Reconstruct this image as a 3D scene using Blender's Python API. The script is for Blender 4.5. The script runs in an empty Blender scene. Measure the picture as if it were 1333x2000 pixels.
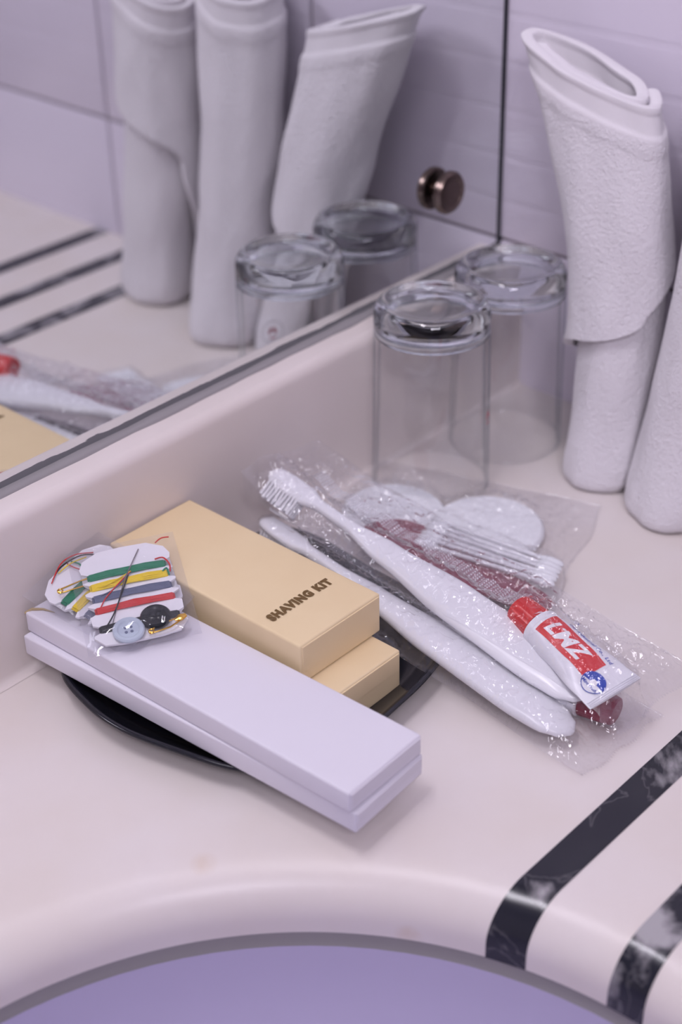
import bpy, bmesh, math, random
from mathutils import Vector, Matrix, noise
from mathutils.bvhtree import BVHTree

S = bpy.context.scene
C = S.collection
PI = math.pi
random.seed(7)

# ------------------------------------------------------------------ camera
cam_d = bpy.data.cameras.new('camera')
cam = bpy.data.objects.new('camera', cam_d); C.objects.link(cam)
rt = Vector((0.67478, -0.73772, -0.02157)); cu = Vector((0.40430, 0.34499, 0.84704)); fw = Vector((0.61744, 0.58029, -0.53111))
M = Matrix((rt, cu, -fw)).transposed().to_4x4(); M.translation = (0, 0, 0.426)
cam.matrix_world = M
cam_d.sensor_fit = 'VERTICAL'; cam_d.sensor_height = 36; cam_d.sensor_width = 24
cam_d.lens = 36 * 3036 / 2000
cam_d.clip_start = 0.02
cam_d.dof.use_dof = True; cam_d.dof.focus_distance = 0.665; cam_d.dof.aperture_fstop = 5.6
S.camera = cam

# ------------------------------------------------------------------ world, lights, exposure
w = bpy.data.worlds.new('world'); S.world = w; w.use_nodes = True
w.node_tree.nodes['Background'].inputs[0].default_value = (0.80, 0.76, 0.95, 1)
w.node_tree.nodes['Background'].inputs[1].default_value = 0.3

def area(name, loc, target, sx, sy, power, col):
    d = bpy.data.lights.new(name, 'AREA'); d.shape = 'RECTANGLE'; d.size = sx; d.size_y = sy
    d.energy = power; d.color = col
    o = bpy.data.objects.new(name, d); C.objects.link(o)
    o.location = loc
    o.rotation_euler = (Vector(target) - Vector(loc)).to_track_quat('-Z', 'Y').to_euler()
    return o
area('vanity_light', (0.15, 0.44, 1.12), (0.22, 0.36, 0.0), 0.60, 0.07, 5.0, (0.95, 0.90, 1.0))
area('ceiling_fill', (-0.55, -0.70, 1.42), (0.30, 0.25, 0.1), 0.55, 0.55, 19.0, (0.92, 0.87, 1.0))  # unseen soft fill lamp, placed and sized to lift the upright faces
for k, (x, y) in enumerate(((0.42, 0.33), (0.05, 0.28), (0.20, -0.20))):
    d = bpy.data.lights.new('downlight', 'SPOT'); d.energy = 2.6; d.color = (0.98, 0.92, 1.0); d.shadow_soft_size = 0.014
    d.spot_size = math.radians(110); d.spot_blend = 0.8
    o = bpy.data.objects.new('downlight', d); C.objects.link(o); o.location = (x, y, 1.46)

S.view_settings.view_transform = 'Standard'; S.view_settings.look = 'None'
S.view_settings.gamma = 1; S.view_settings.use_curve_mapping = False
S.view_settings.exposure = -0.26
cy = S.cycles
cy.max_bounces = 12; cy.diffuse_bounces = 3; cy.glossy_bounces = 5; cy.transmission_bounces = 10; cy.transparent_max_bounces = 40
cy.caustics_reflective = True; cy.caustics_refractive = True; cy.blur_glossy = 0.5
cy.sample_clamp_indirect = 6.0
cy.use_adaptive_sampling = True; cy.adaptive_threshold = 0.05

# ------------------------------------------------------------------ materials
def mat(name, col, rough=0.5, spec=0.5, metal=0.0, **kw):
    m = bpy.data.materials.new(name); m.use_nodes = True
    b = m.node_tree.nodes['Principled BSDF']
    b.inputs['Base Color'].default_value = (*col, 1); b.inputs['Roughness'].default_value = rough
    b.inputs['Specular IOR Level'].default_value = spec; b.inputs['Metallic'].default_value = metal
    for k, v in kw.items():
        b.inputs[k.replace('_', ' ')].default_value = v
    return m
def nodes(m): return m.node_tree.nodes, m.node_tree.links, m.node_tree.nodes['Principled BSDF']
def coord(m, scale=1.0):
    n, l, b = nodes(m)
    tc = n.new('ShaderNodeTexCoord'); mp = n.new('ShaderNodeMapping')
    s = scale if isinstance(scale, tuple) else (scale,) * 3
    mp.inputs['Scale'].default_value = s
    l.new(tc.outputs['Object'], mp.inputs[0]); return mp
def noise_tex(m, scale, detail=3, src=None):
    n, l, b = nodes(m); t = n.new('ShaderNodeTexNoise')
    t.inputs['Scale'].default_value = scale; t.inputs['Detail'].default_value = detail
    l.new((src or coord(m)).outputs[0], t.inputs['Vector']); return t
def bump(m, scale, strength, dist=0.001, detail=3):
    n, l, b = nodes(m); t = noise_tex(m, scale, detail)
    bp = n.new('ShaderNodeBump'); bp.inputs['Strength'].default_value = strength; bp.inputs['Distance'].default_value = dist
    l.new(t.outputs['Fac'], bp.inputs['Height']); l.new(bp.outputs[0], b.inputs['Normal']); return bp
def vary(m, c1, c2, scale, detail=3, lo=0.35, hi=0.65):
    n, l, b = nodes(m); t = noise_tex(m, scale, detail)
    r = n.new('ShaderNodeValToRGB'); r.color_ramp.elements[0].position = lo; r.color_ramp.elements[1].position = hi
    r.color_ramp.elements[0].color = (*c1, 1); r.color_ramp.elements[1].color = (*c2, 1)
    l.new(t.outputs['Fac'], r.inputs[0]); l.new(r.outputs[0], b.inputs['Base Color']); return r

m_counter = mat('cream_solid_surface', (0.78, 0.70, 0.66), 0.32, 0.32)
vary(m_counter, (0.80, 0.735, 0.72), (0.77, 0.695, 0.655), 14, 3)
def stains(m, spots):
    n, l, b = nodes(m); src = b.inputs['Base Color'].links[0].from_socket
    g = n.new('ShaderNodeNewGeometry'); t = noise_tex(m, 220, 3)
    for p, rad, amt in spots:
        d = n.new('ShaderNodeVectorMath'); d.operation = 'DISTANCE'; d.inputs[1].default_value = p; l.new(g.outputs['Position'], d.inputs[0])
        mr = n.new('ShaderNodeMapRange'); mr.inputs[1].default_value = rad; mr.inputs[2].default_value = rad * 0.3; mr.inputs[3].default_value = 0; mr.inputs[4].default_value = amt
        l.new(d.outputs['Value'], mr.inputs[0])
        mu = n.new('ShaderNodeMath'); mu.operation = 'MULTIPLY'; l.new(mr.outputs[0], mu.inputs[0]); l.new(t.outputs['Fac'], mu.inputs[1])
        mx = n.new('ShaderNodeMix'); mx.data_type = 'RGBA'; mx.inputs[7].default_value = (0.62, 0.42, 0.22, 1)
        l.new(mu.outputs[0], mx.inputs[0]); l.new(src, mx.inputs[6]); src = mx.outputs[2]
    l.new(src, b.inputs['Base Color'])
stains(m_counter, [((0.3200, 0.2700, -0.0235), 0.0075, 0.9), ((0.2760, 0.3360, 0.0), 0.006, 0.4)])
m_splash = mat('cream_backsplash', (0.78, 0.71, 0.69), 0.30, 0.4)
vary(m_splash, (0.80, 0.72, 0.70), (0.75, 0.67, 0.64), 9, 3)
m_basin = mat('white_china', (0.54, 0.49, 0.68), 0.15, 0.5)
m_plain_grey = mat('plain_grey', (0.32, 0.30, 0.31), 0.5)
m_marble = mat('black_marble', (0.02, 0.02, 0.025), 0.18, 0.5)
def marble():
    n, l, b = nodes(m_marble)
    mp = coord(m_marble)
    t1 = noise_tex(m_marble, 24, 7, mp); t1.inputs['Distortion'].default_value = 0.6
    r1 = n.new('ShaderNodeValToRGB'); e = r1.color_ramp.elements
    e[0].position = 0.535; e[0].color = (0, 0, 0, 1); e[1].position = 0.64; e[1].color = (1, 1, 1, 1)
    l.new(t1.outputs['Fac'], r1.inputs[0])
    t2 = noise_tex(m_marble, 24, 4, mp); t2.inputs['Distortion'].default_value = 0.8
    r2 = n.new('ShaderNodeValToRGB'); e = r2.color_ramp.elements
    e[0].position = 0.485; e[0].color = (0, 0, 0, 1); e[1].position = 0.5; e[1].color = (0.16, 0.16, 0.16, 1)
    x = r2.color_ramp.elements.new(0.515); x.color = (0, 0, 0, 1)
    l.new(t2.outputs['Fac'], r2.inputs[0])
    mx = n.new('ShaderNodeMath'); mx.operation = 'MAXIMUM'
    l.new(r1.outputs[0], mx.inputs[0]); l.new(r2.outputs[0], mx.inputs[1])
    c = n.new('ShaderNodeMix'); c.data_type = 'RGBA'
    c.inputs[6].default_value = (0.016, 0.017, 0.026, 1); c.inputs[7].default_value = (0.42, 0.40, 0.42, 1)
    l.new(mx.outputs[0], c.inputs[0]); l.new(c.outputs[2], b.inputs['Base Color'])
marble()
m_tile = mat('glazed_tile', (0.78, 0.72, 0.83), 0.22, 0.5)
def tile_ribs():
    n, l, b = nodes(m_tile)
    mp = coord(m_tile)
    wv = n.new('ShaderNodeTexWave'); wv.wave_type = 'BANDS'; wv.bands_direction = 'Z'; wv.wave_profile = 'SIN'
    wv.inputs['Scale'].default_value = PI / (10 * 0.0256) ; wv.inputs['Distortion'].default_value = 0.3
    l.new(mp.outputs[0], wv.inputs['Vector'])
    r = n.new('ShaderNodeValToRGB'); e = r.color_ramp.elements
    e[0].position = 0.0; e[1].position = 0.10
    l.new(wv.outputs['Fac'], r.inputs[0])
    bp = n.new('ShaderNodeBump'); bp.inputs['Strength'].default_value = 0.24; bp.inputs['Distance'].default_value = 0.0008
    l.new(r.outputs[0], bp.inputs['Height']); l.new(bp.outputs[0], b.inputs['Normal'])
tile_ribs()
m_grout = mat('grey_grout', (0.33, 0.29, 0.32), 0.9)
m_wall = mat('painted_wall', (0.60, 0.56, 0.63), 0.7); bump(m_wall, 120, 0.1)
m_wall_dark = mat('back_wall_tile', (0.52, 0.48, 0.54), 0.5); bump(m_wall_dark, 60, 0.1)
m_ceil = mat('ceiling_paint', (0.72, 0.70, 0.76), 0.8); bump(m_ceil, 90, 0.1)
m_floor = mat('grey_floor_tile', (0.35, 0.33, 0.35), 0.4); vary(m_floor, (0.36, 0.34, 0.36), (0.30, 0.28, 0.30), 8)
m_dark_edge = mat('dark_mirror_channel', (0.03, 0.03, 0.04), 0.4)
m_bronze = mat('bronze_metal', (0.20, 0.15, 0.13), 0.28, 0.5, 1.0); bump(m_bronze, 300, 0.05)

m_mirror = mat('mirror_silver', (0.80, 0.82, 0.82), 0.0, 0.5, 1.0)
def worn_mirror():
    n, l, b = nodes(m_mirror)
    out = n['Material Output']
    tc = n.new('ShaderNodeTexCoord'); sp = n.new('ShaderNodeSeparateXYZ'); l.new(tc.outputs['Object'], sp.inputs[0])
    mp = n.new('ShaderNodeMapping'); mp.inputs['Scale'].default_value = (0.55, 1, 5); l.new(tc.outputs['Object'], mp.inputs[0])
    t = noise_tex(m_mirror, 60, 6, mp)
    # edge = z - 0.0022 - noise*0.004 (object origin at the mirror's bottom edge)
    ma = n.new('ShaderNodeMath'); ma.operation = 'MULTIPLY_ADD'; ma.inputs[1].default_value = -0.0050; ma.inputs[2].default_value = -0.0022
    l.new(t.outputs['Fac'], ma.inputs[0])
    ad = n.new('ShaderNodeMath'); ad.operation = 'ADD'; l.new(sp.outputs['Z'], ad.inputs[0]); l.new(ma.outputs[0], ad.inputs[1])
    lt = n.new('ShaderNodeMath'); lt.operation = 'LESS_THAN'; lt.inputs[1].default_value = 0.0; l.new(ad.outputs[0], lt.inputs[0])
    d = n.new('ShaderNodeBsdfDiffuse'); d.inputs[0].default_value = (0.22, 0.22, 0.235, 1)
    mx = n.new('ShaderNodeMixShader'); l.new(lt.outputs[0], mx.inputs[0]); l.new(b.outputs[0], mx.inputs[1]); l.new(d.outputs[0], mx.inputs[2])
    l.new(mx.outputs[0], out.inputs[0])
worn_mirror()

m_glass = mat('clear_glass', (0.89, 0.94, 0.965), 0.0, 0.5)
m_glass.node_tree.nodes['Principled BSDF'].inputs['Transmission Weight'].default_value = 1.0
m_glass.node_tree.nodes['Principled BSDF'].inputs['IOR'].default_value = 1.5
def thin_glass():
    m = film_mat('thin_glass_wall', (0.97, 0.985, 0.99), 0.0, 5, 0.0, 0.8)
    n, l = m.node_tree.nodes, m.node_tree.links
    gl = [x for x in n if x.type == 'BSDF_GLOSSY'][0]; gl.inputs['Roughness'].default_value = 0.0
    tr = [x for x in n if x.type == 'BSDF_TRANSPARENT'][0]; lw = [x for x in n if x.type == 'LAYER_WEIGHT'][0]
    r = n.new('ShaderNodeValToRGB'); e = r.color_ramp.elements
    e[0].position = 0.68; e[0].color = (0.992, 0.994, 0.995, 1); e[1].position = 1.0; e[1].color = (0.50, 0.56, 0.60, 1)
    l.new(lw.outputs['Facing'], r.inputs[0]); l.new(r.outputs[0], tr.inputs[0])
    return m
m_logo = mat('red_print', (0.55, 0.05, 0.09), 0.5)
m_logo_grey = mat('pale_print', (0.35, 0.33, 0.36), 0.5)

def film_mat(name, tint, haze, bscale, bstr, hi=1.0):
    m = bpy.data.materials.new(name); m.use_nodes = True
    n, l = m.node_tree.nodes, m.node_tree.links
    for x in list(n):
        if x.type == 'BSDF_PRINCIPLED': n.remove(x)
    out = n['Material Output']
    tr = n.new('ShaderNodeBsdfTransparent'); tr.inputs[0].default_value = (*tint, 1)
    gl = n.new('ShaderNodeBsdfGlossy'); gl.inputs['Roughness'].default_value = 0.03; gl.inputs[0].default_value = (1, 1, 1, 1)
    df = n.new('ShaderNodeBsdfDiffuse'); df.inputs[0].default_value = (0.85, 0.85, 0.9, 1)
    tc = n.new('ShaderNodeTexCoord'); t = n.new('ShaderNodeTexNoise'); t.inputs['Scale'].default_value = bscale; t.inputs['Detail'].default_value = 2
    t.inputs['Distortion'].default_value = 1.5
    l.new(tc.outputs['Object'], t.inputs['Vector'])
    bp = n.new('ShaderNodeBump'); bp.inputs['Strength'].default_value = bstr; bp.inputs['Distance'].default_value = 0.002
    l.new(t.outputs['Fac'], bp.inputs['Height']); l.new(bp.outputs[0], gl.inputs['Normal'])
    lw = n.new('ShaderNodeLayerWeight'); lw.inputs[0].default_value = 0.5
    pw = n.new('ShaderNodeMath'); pw.operation = 'POWER'; pw.inputs[1].default_value = 4.0; l.new(lw.outputs['Facing'], pw.inputs[0])
    mu = n.new('ShaderNodeMath'); mu.operation = 'MULTIPLY_ADD'; mu.inputs[1].default_value = 0.55 * hi; mu.inputs[2].default_value = 0.045 * hi; mu.use_clamp = True
    l.new(pw.outputs[0], mu.inputs[0])
    m1 = n.new('ShaderNodeMixShader'); m1.inputs[0].default_value = haze
    l.new(tr.outputs[0], m1.inputs[1]); l.new(df.outputs[0], m1.inputs[2])
    m2 = n.new('ShaderNodeMixShader'); l.new(mu.outputs[0], m2.inputs[0]); l.new(m1.outputs[0], m2.inputs[1]); l.new(gl.outputs[0], m2.inputs[2])
    l.new(m2.outputs[0], out.inputs[0])
    return m
m_film = film_mat('clear_crinkled_film', (0.985, 0.985, 0.99), 0.010, 150, 0.42, 1.5)
m_film_flat = film_mat('clear_sachet_film', (0.97, 0.97, 0.98), 0.03, 60, 0.3, 0.8)
m_seal = film_mat('embossed_seal_film', (0.97, 0.97, 0.98), 0.16, 60, 0.1, 2.0)
def seal_mesh():
    n, l = m_seal.node_tree.nodes, m_seal.node_tree.links
    mxs = [x for x in n if x.type == 'MIX_SHADER']; m1 = [x for x in mxs if any(k.from_node.type == 'BSDF_TRANSPARENT' for k in x.inputs[1].links)][0]
    tc = n.new('ShaderNodeTexCoord'); outs = []
    for d, per in (('Y', 0.0013), ('X', 0.0015)):
        wv = n.new('ShaderNodeTexWave'); wv.wave_type = 'BANDS'; wv.bands_direction = d; wv.inputs['Scale'].default_value = PI / (10 * per)
        l.new(tc.outputs['Object'], wv.inputs['Vector']); outs.append(wv)
    mu = n.new('ShaderNodeMath'); mu.operation = 'MULTIPLY'; l.new(outs[0].outputs['Fac'], mu.inputs[0]); l.new(outs[1].outputs['Fac'], mu.inputs[1])
    mr = n.new('ShaderNodeMapRange'); mr.inputs[3].default_value = 0.08; mr.inputs[4].default_value = 0.75; l.new(mu.outputs[0], mr.inputs[0])
    l.new(mr.outputs[0], m1.inputs[0])
seal_mesh()
m_thin = thin_glass()
m_towel = mat('white_terry', (0.83, 0.79, 0.83), 0.95, 0.1)
def terry():
    n, l, b = nodes(m_towel)
    b.inputs['Sheen Weight'].default_value = 0.25; b.inputs['Sheen Roughness'].default_value = 0.6
    t = noise_tex(m_towel, 1000, 3); t2 = noise_tex(m_towel, 420, 3)
    ad = n.new('ShaderNodeMath'); ad.operation = 'MULTIPLY_ADD'; ad.inputs[1].default_value = 1.2
    l.new(t2.outputs['Fac'], ad.inputs[0]); l.new(t.outputs['Fac'], ad.inputs[2])
    uv = n.new('ShaderNodeUVMap'); uv.uv_map = 'UVMap'
    sp = n.new('ShaderNodeSeparateXYZ'); l.new(uv.outputs[0], sp.inputs[0])
    mr = n.new('ShaderNodeMapRange'); mr.inputs[1].default_value = 0.016; mr.inputs[2].default_value = 0.020
    mr.inputs[3].default_value = 0.12; mr.inputs[4].default_value = 0.9
    l.new(sp.outputs['Y'], mr.inputs[0])
    bp = n.new('ShaderNodeBump'); bp.inputs['Distance'].default_value = 0.0010
    l.new(mr.outputs[0], bp.inputs['Strength']); l.new(ad.outputs[0], bp.inputs['Height']); l.new(bp.outputs[0], b.inputs['Normal'])
terry()
m_tray = mat('black_lacquer', (0.012, 0.012, 0.018), 0.16, 0.5)
m_wbox = mat('white_card_box', (0.78, 0.75, 0.83), 0.55, 0.3); bump(m_wbox, 60, 0.05)
m_wflap = mat('white_card_flap', (0.76, 0.73, 0.80), 0.55, 0.3); bump(m_wflap, 60, 0.05)
m_raw = mat('torn_card_edge', (0.45, 0.34, 0.20), 0.8)
m_ybox = mat('yellow_card_box', (0.84, 0.67, 0.43), 0.55, 0.3); vary(m_ybox, (0.85, 0.68, 0.43), (0.82, 0.645, 0.40), 25); bump(m_ybox, 50, 0.04)
m_ink = mat('brown_print', (0.16, 0.09, 0.025), 0.5)
m_card = mat('white_sewing_card', (0.84, 0.82, 0.87), 0.6)
def thread(name, col):
    m = mat(name, col, 0.6, 0.3)
    n, l, b = nodes(m); b.inputs['Sheen Weight'].default_value = 0.2
    return m
m_green = thread('green_thread', (0.012, 0.22, 0.11)); m_yellow = thread('yellow_thread', (0.85, 0.62, 0.02))
m_grey = thread('grey_thread', (0.13, 0.15, 0.24)); m_redt = thread('red_thread', (0.62, 0.03, 0.03)); m_blackt = thread('black_thread', (0.012, 0.014, 0.02))
m_button_w = mat('pale_button', (0.50, 0.56, 0.66), 0.15, 0.6); m_button_b = mat('black_button', (0.012, 0.014, 0.018), 0.2, 0.5)
m_gold = mat('gold_metal', (0.85, 0.52, 0.13), 0.25, 0.5, 1.0)
m_steel = mat('steel_metal', (0.45, 0.43, 0.45), 0.25, 0.5, 1.0)
m_white_pl = mat('white_plastic', (0.84, 0.83, 0.88), 0.25, 0.5)
m_bristle = mat('clear_bristle', (0.80, 0.79, 0.83), 0.4, 0.4)
m_red_cap = mat('red_plastic', (0.62, 0.02, 0.02), 0.3, 0.5)
m_maroon = mat('maroon_plastic', (0.24, 0.015, 0.045), 0.4, 0.4)
m_tube = mat('white_tube', (0.83, 0.82, 0.88), 0.3, 0.5)
m_red_ink = mat('red_ink', (0.66, 0.025, 0.03), 0.35)
m_blue_ink = mat('blue_ink', (0.02, 0.06, 0.42), 0.35)
m_white_ink = mat('white_ink', (0.85, 0.84, 0.88), 0.35)
m_cotton = mat('cotton', (0.86, 0.86, 0.90), 0.95, 0.1); bump(m_cotton, 250, 0.4)

# ------------------------------------------------------------------ helpers
def obj(name, verts, faces, m, parent=None, smooth=True, sharp=35):
    me = bpy.data.meshes.new(name)
    off = Vector(parent['_loc']) if parent else Vector((0, 0, 0))
    me.from_pydata([tuple(Vector(v) - off) for v in verts], [], faces)
    me.validate(); me.update()
    bm = bmesh.new(); bm.from_mesh(me); bmesh.ops.recalc_face_normals(bm, faces=bm.faces); bm.to_mesh(me); bm.free()
    if smooth:
        me.polygons.foreach_set('use_smooth', [True] * len(me.polygons)); me.set_sharp_from_angle(angle=math.radians(sharp))
    me.materials.append(m)
    o = bpy.data.objects.new(name, me); C.objects.link(o)
    if parent is not None:
        o.parent = parent
        o['_loc'] = parent['_loc']
    else:
        o['_loc'] = (0.0, 0.0, 0.0)
    return o
def tag(o, label, cat, group=None):
    o['label'] = label; o['category'] = cat
    if group: o['group'] = group
    return o
def thing(name, label, cat, loc, group=None):
    o = bpy.data.objects.new(name, None); C.objects.link(o); o.empty_display_size = 0.02
    o.location = loc; o['_loc'] = tuple(loc)
    return tag(o, label, cat, group)
def struct(o): o['kind'] = 'structure'; return o
def bbox_mesh(lo, hi, bev=0.0, seg=3):
    bm = bmesh.new(); bmesh.ops.create_cube(bm, size=1)
    lo, hi = Vector(lo), Vector(hi)
    for v in bm.verts: v.co = Vector([(lo[i] + hi[i]) / 2 + v.co[i] * (hi[i] - lo[i]) for i in range(3)])
    if bev > 0: bmesh.ops.bevel(bm, geom=list(bm.edges), offset=bev, segments=seg, profile=0.5, affect='EDGES')
    vs = [tuple(v.co) for v in bm.verts]; bm.verts.index_update()
    fs = [[v.index for v in f.verts] for f in bm.faces]; bm.free()
    return vs, fs
def xf(vs, mtx): return [mtx @ Vector(v) for v in vs]
def frame(o, x, y, z=None):
    x = Vector(x).normalized(); y = Vector(y); y = (y - x * y.dot(x)).normalized(); z = x.cross(y)
    m = Matrix((x, y, z)).transposed().to_4x4(); m.translation = o; return m
def grid(fn, nu, nv, closed_u=False):
    vs = [fn(i, j) for i in range(nu) for j in range(nv)]; fs = []
    for i in range(nu if closed_u else nu - 1):
        for j in range(nv - 1):
            a = i * nv + j; b = ((i + 1) % nu) * nv + j
            fs.append((a, b, b + 1, a + 1))
    return vs, fs
def lathe(profile, n, mtx=Matrix.Identity(4)):
    vs = []; fs = []; ring = []
    for r, z in profile:
        if r < 1e-7: ring.append([len(vs)]); vs.append(mtx @ Vector((0, 0, z)))
        else:
            ring.append(list(range(len(vs), len(vs) + n)))
            vs += [mtx @ Vector((r * math.cos(2 * PI * k / n), r * math.sin(2 * PI * k / n), z)) for k in range(n)]
    for a, b in zip(ring[:-1], ring[1:]):
        for k in range(n):
            k2 = (k + 1) % n
            if len(a) == 1 and len(b) == 1: continue
            if len(a) == 1: fs.append((a[0], b[k], b[k2]))
            elif len(b) == 1: fs.append((a[k], b[0], a[k2]))
            else: fs.append((a[k], b[k], b[k2], a[k2]))
    return vs, fs
def tube(pts, r, n=8, cap=True):
    pts = [Vector(p) for p in pts]; vs = []; fs = []
    rr = r if isinstance(r, (list, tuple)) else [r] * len(pts)
    up = Vector((0.13, 0.21, 0.97)).normalized()
    for i, p in enumerate(pts):
        d = (pts[min(i + 1, len(pts) - 1)] - pts[max(i - 1, 0)]).normalized()
        s = d.cross(up); s = s.normalized() if s.length > 1e-4 else Vector((1, 0, 0)); u = s.cross(d)
        vs += [p + (s * math.cos(2 * PI * k / n) + u * math.sin(2 * PI * k / n)) * rr[i] for k in range(n)]
    for i in range(len(pts) - 1):
        for k in range(n):
            a = i * n + k; b = i * n + (k + 1) % n; fs.append((a, b, b + n, a + n))
    if cap: fs.append(tuple(range(n))); fs.append(tuple(range((len(pts) - 1) * n, len(pts) * n)))
    return vs, fs
def join(parts):
    V = []; F = []
    for v, f in parts:
        o = len(V); V += list(v); F += [tuple(i + o for i in q) for q in f]
    return V, F
def catmull(pts, n, closed=True):
    out = []; N = len(pts); rng = range(N if closed else N - 1)
    for i in rng:
        P = [Vector(pts[(i + k) % N] if closed else pts[max(0, min(N - 1, i + k))]) for k in (-1, 0, 1, 2)]
        for j in range(n):
            t = j / n
            out.append(0.5 * ((2 * P[1]) + (P[2] - P[0]) * t + (2 * P[0] - 5 * P[1] + 4 * P[2] - P[3]) * t * t + (3 * P[1] - P[0] - 3 * P[2] + P[3]) * t ** 3))
    if not closed: out.append(Vector(pts[-1]))
    return out
def lerp_tab(tab, x):
    if x <= tab[0][0]: return tab[0][1]
    for (a, va), (b, vb) in zip(tab[:-1], tab[1:]):
        if x <= b:
            t = (x - a) / (b - a); t = t * t * (3 - 2 * t); return va + (vb - va) * t
    return tab[-1][1]
def loft(p0, p1, side, tab_w, tab_h, L, n=20, k=40, power=2.3, bend=None):
    """superellipse loft along p0->p1; tab_* give half width / half height over 0..1"""
    p0, p1 = Vector(p0), Vector(p1); d = (p1 - p0).normalized(); s = Vector(side); s = (s - d * s.dot(d)).normalized(); u = s.cross(d)
    vs = []; fs = []
    for i in range(k + 1):
        t = i / k; a = lerp_tab(tab_w, t); b = lerp_tab(tab_h, t); c = p0 + (p1 - p0) * t
        if bend: c = c + u * bend(t)
        for j in range(n):
            q = 2 * PI * j / n; cx, sx = math.cos(q), math.sin(q)
            vs.append(c + s * (a * math.copysign(abs(cx) ** (2 / power), cx)) + u * (b * math.copysign(abs(sx) ** (2 / power), sx)))
    for i in range(k):
        for j in range(n):
            a = i * n + j; b = i * n + (j + 1) % n; fs.append((a, b, b + n, a + n))
    fs.append(tuple(range(n))); fs.append(tuple(range(k * n, (k + 1) * n)))
    return vs, fs
def text_mesh(body, size, spacing=1.0, bold=0.0, shear=0.0, align='CENTER'):
    cv = bpy.data.curves.new('t', 'FONT'); cv.body = body; cv.size = size; cv.offset = bold; cv.shear = shear
    cv.space_character = spacing; cv.align_x = align; cv.align_y = 'CENTER'; cv.resolution_u = 3; cv.fill_mode = 'FRONT'
    o = bpy.data.objects.new('t', cv); C.objects.link(o)
    dg = bpy.context.evaluated_depsgraph_get(); dg.update()
    me = bpy.data.meshes.new_from_object(o.evaluated_get(dg))
    bm = bmesh.new(); bm.from_mesh(me); bmesh.ops.triangulate(bm, faces=bm.faces)
    vs = [v.co.copy() for v in bm.verts]; bm.verts.index_update(); fs = [tuple(v.index for v in f.verts) for f in bm.faces]; bm.free()
    bpy.data.objects.remove(o); bpy.data.curves.remove(cv); bpy.data.meshes.remove(me)
    return vs, fs

# ------------------------------------------------------------------ the room
YM, XR = 0.5001, 0.6714
ZC, YB, XL, ZF = 1.50, -1.30, -1.10, -0.85
def slab(name, lo, hi, m): return struct(obj(name, *bbox_mesh(lo, hi), m, smooth=False))
wall_right = slab('wall_right', (XR, YB, ZF), (XR + 0.1, YM + 0.1, ZC), m_grout)
slab('wall_mirror_side', (XL, YM + 0.006, ZF), (XR, YM + 0.1, ZC), m_wall)
slab('wall_back', (XL, YB - 0.1, ZF), (XR + 0.1, YB, ZC), m_wall_dark)
slab('wall_left', (XL - 0.1, YB - 0.1, ZF), (XL, YM + 0.1, ZC), m_wall)
slab('ceiling', (XL - 0.1, YB - 0.1, ZC), (XR + 0.1, YM + 0.1, ZC + 0.1), m_ceil)
slab('floor', (XL - 0.1, YB - 0.1, ZF - 0.1), (XR + 0.1, YM + 0.1, ZF), m_floor)
# glazed tiles on the right wall
TS, G = 0.20, 0.0022
tv, tf = bbox_mesh((-0.0015, -TS / 2 + G / 2, -TS / 2 + G / 2), (0.004, TS / 2 - G / 2, TS / 2 - G / 2), 0.0012, 2)
tile0 = None
for iy in range(-4, 2):
    for iz in range(-1, 5):
        y = 0.157 + TS * (iy + 0.5); z = 0.0863 + TS * (iz + 0.5)
        if tile0 is None:
            tile0 = obj('tile', tv, tf, m_tile, wall_right); t = tile0
        else:
            t = tile0.copy(); C.objects.link(t); t.parent = wall_right
        t.location = (XR - 0.0005, y, z)

# ------------------------------------------------------------------ countertop with sink opening, splash and marble strips
CX, CY, RL, RT = 0.1533, 0.1752, 0.1873, 0.2075
Y0, XA = -0.10, XL
LW, LH, LZ = RT - RL, 0.0190, -0.0258
lip = [(RL, LZ), (RL, -0.022), (RL, -LH)]
for k in range(1, 13):
    a = k / 12 * PI / 2
    lip.append((RT - LW * math.cos(a), -LH + LH * math.sin(a)))
YS = 0.482
def counter_mesh():
    xs = [XA, XR - 0.0005]; ys = [Y0, YM + 0.0055]
    n = 192; vs = []; fs = []
    angs = [2 * PI * k / n for k in range(n)]
    corners = [math.atan2(y - CY, x - CX) % (2 * PI) for x in xs for y in ys]
    angs = sorted(set(angs + corners)); n = len(angs)
    rows = lip + [(0.245, 0)]
    for a in angs:
        c, s = math.cos(a), math.sin(a)
        for r, z in rows: vs.append((CX + r * c, CY + r * s, z))
        t = min([(xs[1] - CX) / c if c > 1e-9 else 9e9, (xs[0] - CX) / c if c < -1e-9 else 9e9,
                 (ys[1] - CY) / s if s > 1e-9 else 9e9, (ys[0] - CY) / s if s < -1e-9 else 9e9])
        vs.append((CX + t * c, CY + t * s, 0)); vs.append((CX + t * c, CY + t * s, LZ))
    m = len(rows) + 2
    for k in range(n):
        k2 = (k + 1) % n
        for j in range(m):
            j2 = (j + 1) % m
            fs.append((k * m + j, k * m + j2, k2 * m + j2, k2 * m + j))
    return vs, fs
ctop = thing('vanity_countertop', 'cream stone vanity countertop with round basin opening and black marble strips', 'countertop', (0.3, 0.2, 0.0))
obj('counter_slab', *counter_mesh(), m_counter, ctop, sharp=50)
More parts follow.
